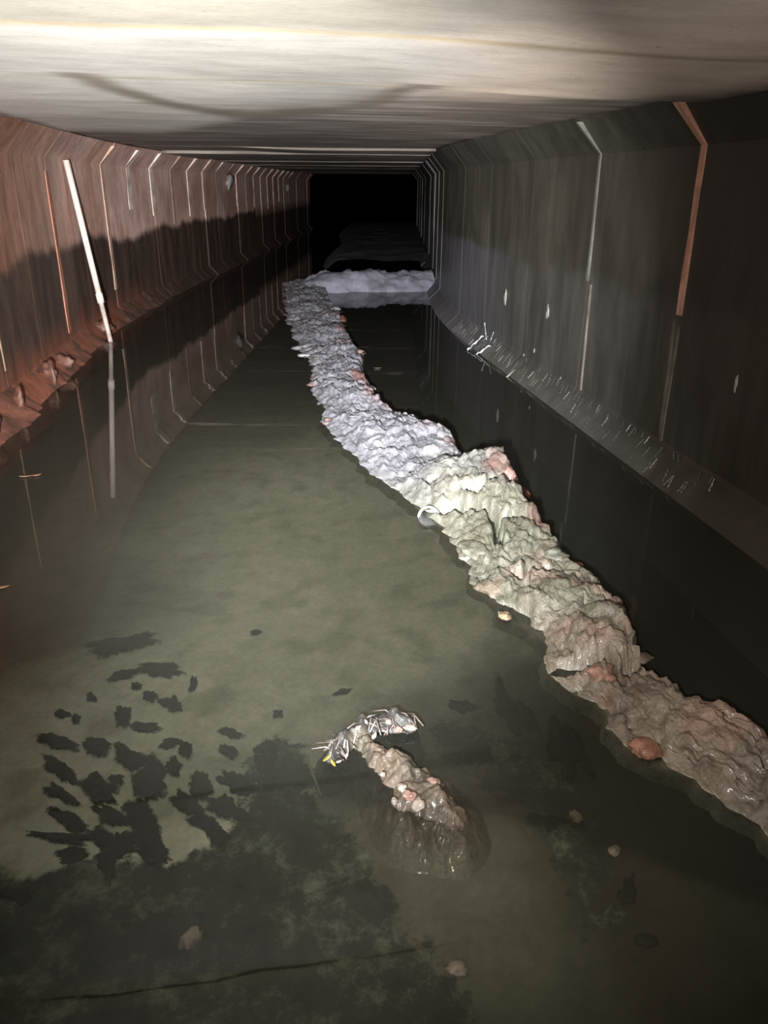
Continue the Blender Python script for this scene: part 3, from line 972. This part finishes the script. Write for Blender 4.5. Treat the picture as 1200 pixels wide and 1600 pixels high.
# ------------------------------------------------------------------ sludge patches on the silt (pixel centre, half-length, half-width, angle in the picture)
PATCH = [((204, 1003), 56, 13, -12), ((196, 1060), 22, 9, -8), ((255, 1052), 36, 11, 5), ((302, 1074), 7, 15, 10), ((272, 1106), 19, 14, 20), ((235, 1095), 11, 7, 0), ((192, 1124), 15, 16, 30), ((229, 1139), 22, 8, 5), ((214, 1079), 7, 6, 0),
         ((98, 1118), 10, 7, 10), ((120, 1127), 6, 8, 0), ((145, 1095), 11, 6, 25), ((92, 1160), 34, 10, 15), ((150, 1168), 24, 12, 20), ((200, 1186), 28, 15, 25), ((238, 1217), 24, 32, -10), ((219, 1237), 16, 13, 20),
         ((95, 1203), 32, 14, 25), ((92, 1236), 30, 12, 30), ((160, 1231), 30, 18, 35), ((181, 1215), 12, 7, 10), ((267, 1164), 18, 7, 0), ((291, 1174), 10, 13, -30), ((272, 1201), 13, 14, 30), ((312, 1235), 22, 18, 40), ((289, 1258), 28, 15, 45),
         ((355, 1262), 32, 15, 25), ((330, 1292), 36, 17, 35), ((106, 1279), 32, 12, 28), ((174, 1272), 28, 11, 22), ((225, 1289), 24, 34, -25), ((95, 1305), 52, 9, 5), ((113, 1336), 34, 15, -15), ((177, 1328), 36, 38, 10), ((240, 1330), 32, 16, 25),
         ((374, 1228), 28, 16, 35), ((360, 1176), 16, 9, 30), ((362, 1148), 18, 7, 15), ((408, 1187), 22, 32, 20), ((25, 1400), 30, 12, 10), ((433, 1118), 8, 6, 0), ((400, 1000 - 10), 9, 4, 10), ((536, 1080), 14, 4, -15),
         ((790, 1110), 14, 48, -25), ((822, 1125), 10, 30, -30), ((880, 1180), 18, 46, -12), ((905, 1190), 10, 36, -25), ((722, 1100), 20, 10, 10), ((858, 1290), 24, 18, 10), ((980, 1395), 14, 24, 10), ((1010, 1470), 16, 10, 0)]
ORD = ['first', 'second', 'third', 'fourth', 'fifth', 'sixth', 'seventh', 'eighth', 'ninth', 'tenth', 'eleventh', 'twelfth', 'thirteenth', 'fourteenth']
for i, (c, a, b, ang) in enumerate(PATCH):
    an = math.radians(ang)
    K = 96
    ring = []
    for q in range(K):
        th = 2 * math.pi * q / K
        w = 1.10 + 0.62 * noise.fractal((math.cos(th) * 1.2 + i * 3.1, math.sin(th) * 1.2, 0.5), 1.1, 2.1, 5) + 0.10 * noise.fractal((math.cos(th) * 6 + i * 5.3, math.sin(th) * 6, 0.9), 0.7, 2.0, 3)
        ex, ey = a * w * math.cos(th), b * w * math.sin(th)
        px = c[0] + ex * math.cos(an) - ey * math.sin(an)
        py = c[1] + ex * math.sin(an) + ey * math.cos(an)
        ring.append(onz(px, py, BED))
    ctr = sum(ring) / K
    vs, fs, cs = [], [], []
    LV = ((1.12, -0.004, 0.0), (0.95, 0.004, 0.22), (0.70, 0.008, 0.55), (0.40, 0.010, 0.95))
    for q in range(K):
        for f_, h, al in LV:
            p = ctr + (ring[q] - ctr) * f_
            vs.append((p[0] - ctr[0], p[1] - ctr[1], bed_height(p[0], p[1]) + h + 0.003 * fbm(p[0] * 20, p[1] * 20, 1.0, 2)))
            cs.append((1, 1, 1, al))
    vs.append((0, 0, bed_height(ctr[0], ctr[1]) + 0.011)); cs.append((1, 1, 1, 1))
    nl = len(LV)
    for q in range(K):
        n_ = (q + 1) % K
        for j in range(nl - 1):
            fs.append((q * nl + j, n_ * nl + j, n_ * nl + j + 1, q * nl + j + 1))
        fs.append((q * nl + nl - 1, n_ * nl + nl - 1, nl * K))
    o = link('sludge_patch', make_mesh('sludge_patch', vs, fs, cs), M['sludge'])
    o.location = (ctr[0], ctr[1], 0)
    if i == 0:
        lab, grp = 'long dark sludge streak under water, farthest of the dark patches left of centre', 'far sludge streak'
    elif i == 2:
        lab, grp = 'dark sludge arc forming the far side of the ring shape on the silt', 'sludge around the ring shape'
    elif i == 3:
        lab, grp = 'thin dark sludge sliver forming the right side of the ring shape', 'sludge around the ring shape'
    else:
        if i < 12:
            grp, lst, what, where = 'sludge around the ring shape', [q for q in range(12) if q not in (0, 2, 3)], 'small dark sludge patch', 'around the ring shape'
        elif i < 43:
            grp, what = 'sludge patches on the left silt', 'dark sludge patch'
            bands = [(0, 1175, 'far row'), (1175, 1232, 'second row'), (1232, 1285, 'third row'), (1285, 9999, 'nearest row')]
            lo_, hi_, where = [q for q in bands if q[0] <= c[1] < q[1]][0]
            lst = [q for q in range(12, 43) if lo_ <= PATCH[q][0][1] < hi_]
            where = where + ' left of the debris clump'
        else:
            grp, lst, what, where = 'sludge streaks beside the ridge', list(range(43, len(PATCH))), 'dark sludge streak', 'right of the debris clump'
        lst.sort(key=lambda q: PATCH[q][0][0])
        lab = what + ' under water, ' + ORD[lst.index(i)] + ' from left, ' + where
    tag(o, lab, 'sludge', grp)

# ------------------------------------------------------------------ debris clump in the near water
cen = onz(615, 1200, 0.0)
clump = tag(empty('debris_clump', (cen[0], cen[1], 0.0)), 'curved mud clump tangled with wet twigs, breaking the water in the foreground', 'debris')
S1 = [onz(x, y, 0)[:2] for x, y in ((517, 1186), (540, 1160), (572, 1140), (606, 1132), (640, 1138))]
S2 = [onz(x, y, 0)[:2] for x, y in ((570, 1165), (602, 1190), (638, 1222), (668, 1248), (700, 1275))]
W1 = [0.034, 0.065, 0.078, 0.065, 0.036]
W2 = [0.06, 0.080, 0.105, 0.120, 0.085]


def seg_field(p, S, W):
    best = -9.0
    for (a, b, wa, wb) in zip(S, S[1:], W, W[1:]):
        v = b - a
        t = max(0, min(1, float(np.dot(p - a, v) / np.dot(v, v))))
        d = np.linalg.norm(p - a - v * t) / (wa + (wb - wa) * t)
        best = max(best, 1 - d * d)
    return best


NX = 200
fld = []
xs = np.linspace(cen[0] - 0.45, cen[0] + 0.45, NX)
ysq = np.linspace(cen[1] - 0.45, cen[1] + 0.45, NX)
verts, faces, cols = [], [], []
for yy in ysq:
    for xx in xs:
        p = np.array([xx, yy])
        f1, f2 = seg_field(p, S1, W1), seg_field(p, S2, W2)
        f = max(f1, f2)
        wv = 0.35 * fbm(xx * 9, yy * 9, 3.0, 3)
        f += wv * 0.6; f1 += wv * 0.6; f2 += wv * 0.6
        fld.append(f)
        z = -0.15 + 0.186 * math.exp(-0.62 * (1 - f))
        z += (0.030 * fbm(xx * 13, yy * 13, 2.0, 4) + 0.010 * fbm(xx * 45, yy * 45, 2.0, 3)) * smooth(-1.0, 0.4, f)
        verts.append((xx - cen[0], yy - cen[1], z))
        g = fbm(xx * 12, yy * 12, 7.0, 3)
        c = lerp((0.135, 0.13, 0.09), lerp((0.17, 0.13, 0.095), (0.105, 0.09, 0.066), smooth(-0.2, 0.3, g)), smooth(0.0, 0.3, f2))
        c = lerp(c, (0.055, 0.05, 0.045), smooth(0.0, 0.3, f1) * (1 - smooth(0.2, 0.6, f2)))
        cols.append(c)
for i in range(NX - 1):
    for j in range(NX - 1):
        a = i * NX + j
        if max(fld[a], fld[a + 1], fld[a + NX], fld[a + NX + 1]) > -6.0:
            faces.append((a, a + 1, a + NX + 1, a + NX))
link('mud_base', make_mesh('mud_base', verts, faces, cols), M['mud'], clump)
rr = random.Random(21)
for i in range(44):
    t = rr.random()
    k = min(3, int(t * 4)); f = t * 4 - k
    p = S1[k] + (S1[k + 1] - S1[k]) * f
    p = p + np.array([rr.uniform(-0.025, 0.025), rr.uniform(-0.03, 0.02)])
    an = rr.uniform(0.2, 2.9)
    ln = rr.uniform(0.025, 0.055)
    d = np.array([math.cos(an) * ln, math.sin(an) * ln])
    z = 0.030 + rr.uniform(-0.012, 0.014)
    pts = [(*(p - d), z - 0.015), (*(p + d * 0.1 + np.array([0.006, 0])), z + 0.004), (*(p + d), z - 0.006)]
    tube('twig', pts, 0.0028, M['twig'] if i % 5 else M['foil'], clump, 6, [0.0024, 0.0022, 0.0013])


def leaf(name, loc, ln, wd, rot, mat, parent=None, pitch=0.1, curl=0.2):
    n = 9
    vs, fs = [], []
    for i in range(n):
        t = i / (n - 1)
        w = wd * math.sin(math.pi * min(0.98, max(0.02, t)) ** 0.8)
        for j, (a, th) in enumerate(((-1, 0), (0, 0), (1, 0), (1, -1), (0, -1), (-1, -1))):
            x = (t - 0.5) * ln; y = a * w
            z = curl * (abs(y) + (x * x) / ln) + 0.0012 * th
            x, z = x * math.cos(pitch) - z * math.sin(pitch), x * math.sin(pitch) + z * math.cos(pitch)
            vs.append((x * math.cos(rot) - y * math.sin(rot), x * math.sin(rot) + y * math.cos(rot), z))
    for i in range(n - 1):
        for j in range(6):
            a, b = i * 6 + j, i * 6 + (j + 1) % 6
            fs.append((a, b, b + 6, a + 6))
    fs.append((5, 4, 3, 2, 1, 0)); fs.append(tuple((n - 1) * 6 + j for j in range(6)))
    o = link(name, make_mesh(name, vs, fs), mat, parent)
    o.location = Vector(loc) - (parent.location if parent is not None else Vector((0, 0, 0)))
    return o


def at(px, py, z):
    p = onz(px, py, z)
    return (p[0], p[1], z)


for (x, y, z, ln, wd, ro, mt) in [(512, 1184, 0.02, 0.035, 0.006, 0.6, 'leafy'), (520, 1192, 0.012, 0.03, 0.005, 2.0, 'leafy'), (530, 1190, 0.02, 0.02, 0.006, 0.1, 'foil'), (560, 1137, 0.06, 0.022, 0.008, 0.4, 'foil'), (585, 1150, 0.06, 0.028, 0.007, 1.0, 'foil'),
                                  (542, 1180, 0.035, 0.02, 0.004, 1.2, 'foil'), (572, 1128, 0.06, 0.02, 0.005, 1.8, 'foil')]:
    leaf('leaf_scrap', at(x, y, z * 0.7 + 0.006), ln, wd, ro, M[mt], clump, 0.3, 0.4)
for i, (x, y, z, sz, mt) in enumerate([(642, 1137, 0.035, (0.020, 0.011, 0.008), 'stone'), (622, 1140, 0.035, (0.012, 0.012, 0.01), 'pinkstone'), (607, 1128, 0.05, (0.009, 0.008, 0.008), 'stone'), (678, 1222, 0.045, (0.017, 0.013, 0.012), 'pinkstone'), (655, 1258, 0.045, (0.021, 0.016, 0.014), 'stone'), (628, 1230, 0.05, (0.013, 0.012, 0.01), 'stone'),
                                      (640, 1243, 0.05, (0.016, 0.015, 0.012), 'pinkstone'), (598, 1210, 0.04, (0.009, 0.008, 0.007), 'stone'), (616, 1252, 0.03, (0.009, 0.009, 0.008), 'stone')]):
    p = onz(x, y, z)
    p = onz(x, y, z * 0.7)
    lump('pebble', (p[0], p[1], z * 0.7), sz, M[mt], clump, None, i * 4.2, 0.5, i)

tag(tube('twig', [at(476, 1178, -0.05), at(487, 1205, -0.05), at(502, 1245, -0.055)], 0.0045, M['stone'], None, 8), 'thin pale twig under water just left of the debris clump', 'twig')
for i, (x, y, r_, lab) in enumerate([(716, 1511, 0.016, 'small pale stone under water near the bottom middle'), (296, 1462, 0.022, 'pale pinkish stone under water in the dark algae at lower left'), (900, 1280, 0.016, 'pale stone under water right of the debris clump'),
                                     (725, 1255, 0.014, 'dark pebble just right of the debris clump'), (960, 1332, 0.014, 'small pale stone under water at lower right')]):
    p = onz(x, y, BED + 0.01)
    tag(lump('stone', (p[0], p[1], bed_height(p[0], p[1]) + r_ * 0.5), (r_ * 1.5, r_, r_ * 0.8), M['twig'] if i == 3 else M['stone'], None, None, 3.3 * i, 0.4, i), lab, 'stone')

# ------------------------------------------------------------------ small floating things
tag(leaf('floating_leaf', at(40, 744, 0.006), 0.075, 0.018, 0.1, M['leaf'], None, 0.0), 'orange leaf floating by the left wall, left one of a touching pair', 'leaf', 'floating orange leaves')
tag(leaf('floating_leaf', at(58, 742, 0.006), 0.055, 0.018, 0.6, M['leaf'], None, 0.0), 'orange leaf floating by the left wall, right one of a touching pair', 'leaf', 'floating orange leaves')
tag(leaf('floating_leaf', at(5, 917, 0.005), 0.05, 0.014, 0.3, M['leaf'], None, 0.0), 'single orange leaf floating at the left frame edge', 'leaf', 'floating orange leaves')
tag(leaf('floating_leaf', at(590, 575, 0.006), 0.07, 0.018, 0.0, M['foil'], None, 0.0), 'tiny pale leaf floating on the dark water right of the ridge', 'leaf')

# half-sunk cup by the ridge
cp = onz(670, 808, 0.0)
cup = tag(empty('plastic_cup', (cp[0], cp[1], 0.0)), 'pale round cup lying half sunk at the left edge of the mud ridge', 'cup')
ax = Vector((-0.25, -1.0, 0.35)).normalized()
a_ = ax.orthogonal().normalized(); b_ = ax.cross(a_)


def shell(name, prof, mat, thick=0.003, seg=28):
    vs, fs = [], []
    pr = [(h, r) for h, r in prof] + [(h, r - thick) for h, r in reversed(prof)]
    for h, r in pr:
        for j in range(seg):
            th = 2 * math.pi * j / seg
            vs.append(ax * h + a_ * r * math.cos(th) + b_ * r * math.sin(th))
    n = len(pr)
    for i in range(n):
        for j in range(seg):
            k2 = (j + 1) % seg; i2 = (i + 1) % n
            fs.append((i * seg + j, i * seg + k2, i2 * seg + k2, i2 * seg + j))
    return link(name, make_mesh(name, vs, fs), mat, cup)


shell('cup_wall', [(-0.09, 0.040), (-0.05, 0.046), (0.0, 0.052)], M['plastic'])
shell('rim', [(-0.004, 0.056), (0.0, 0.058), (0.004, 0.056)], M['plastic'], 0.007)
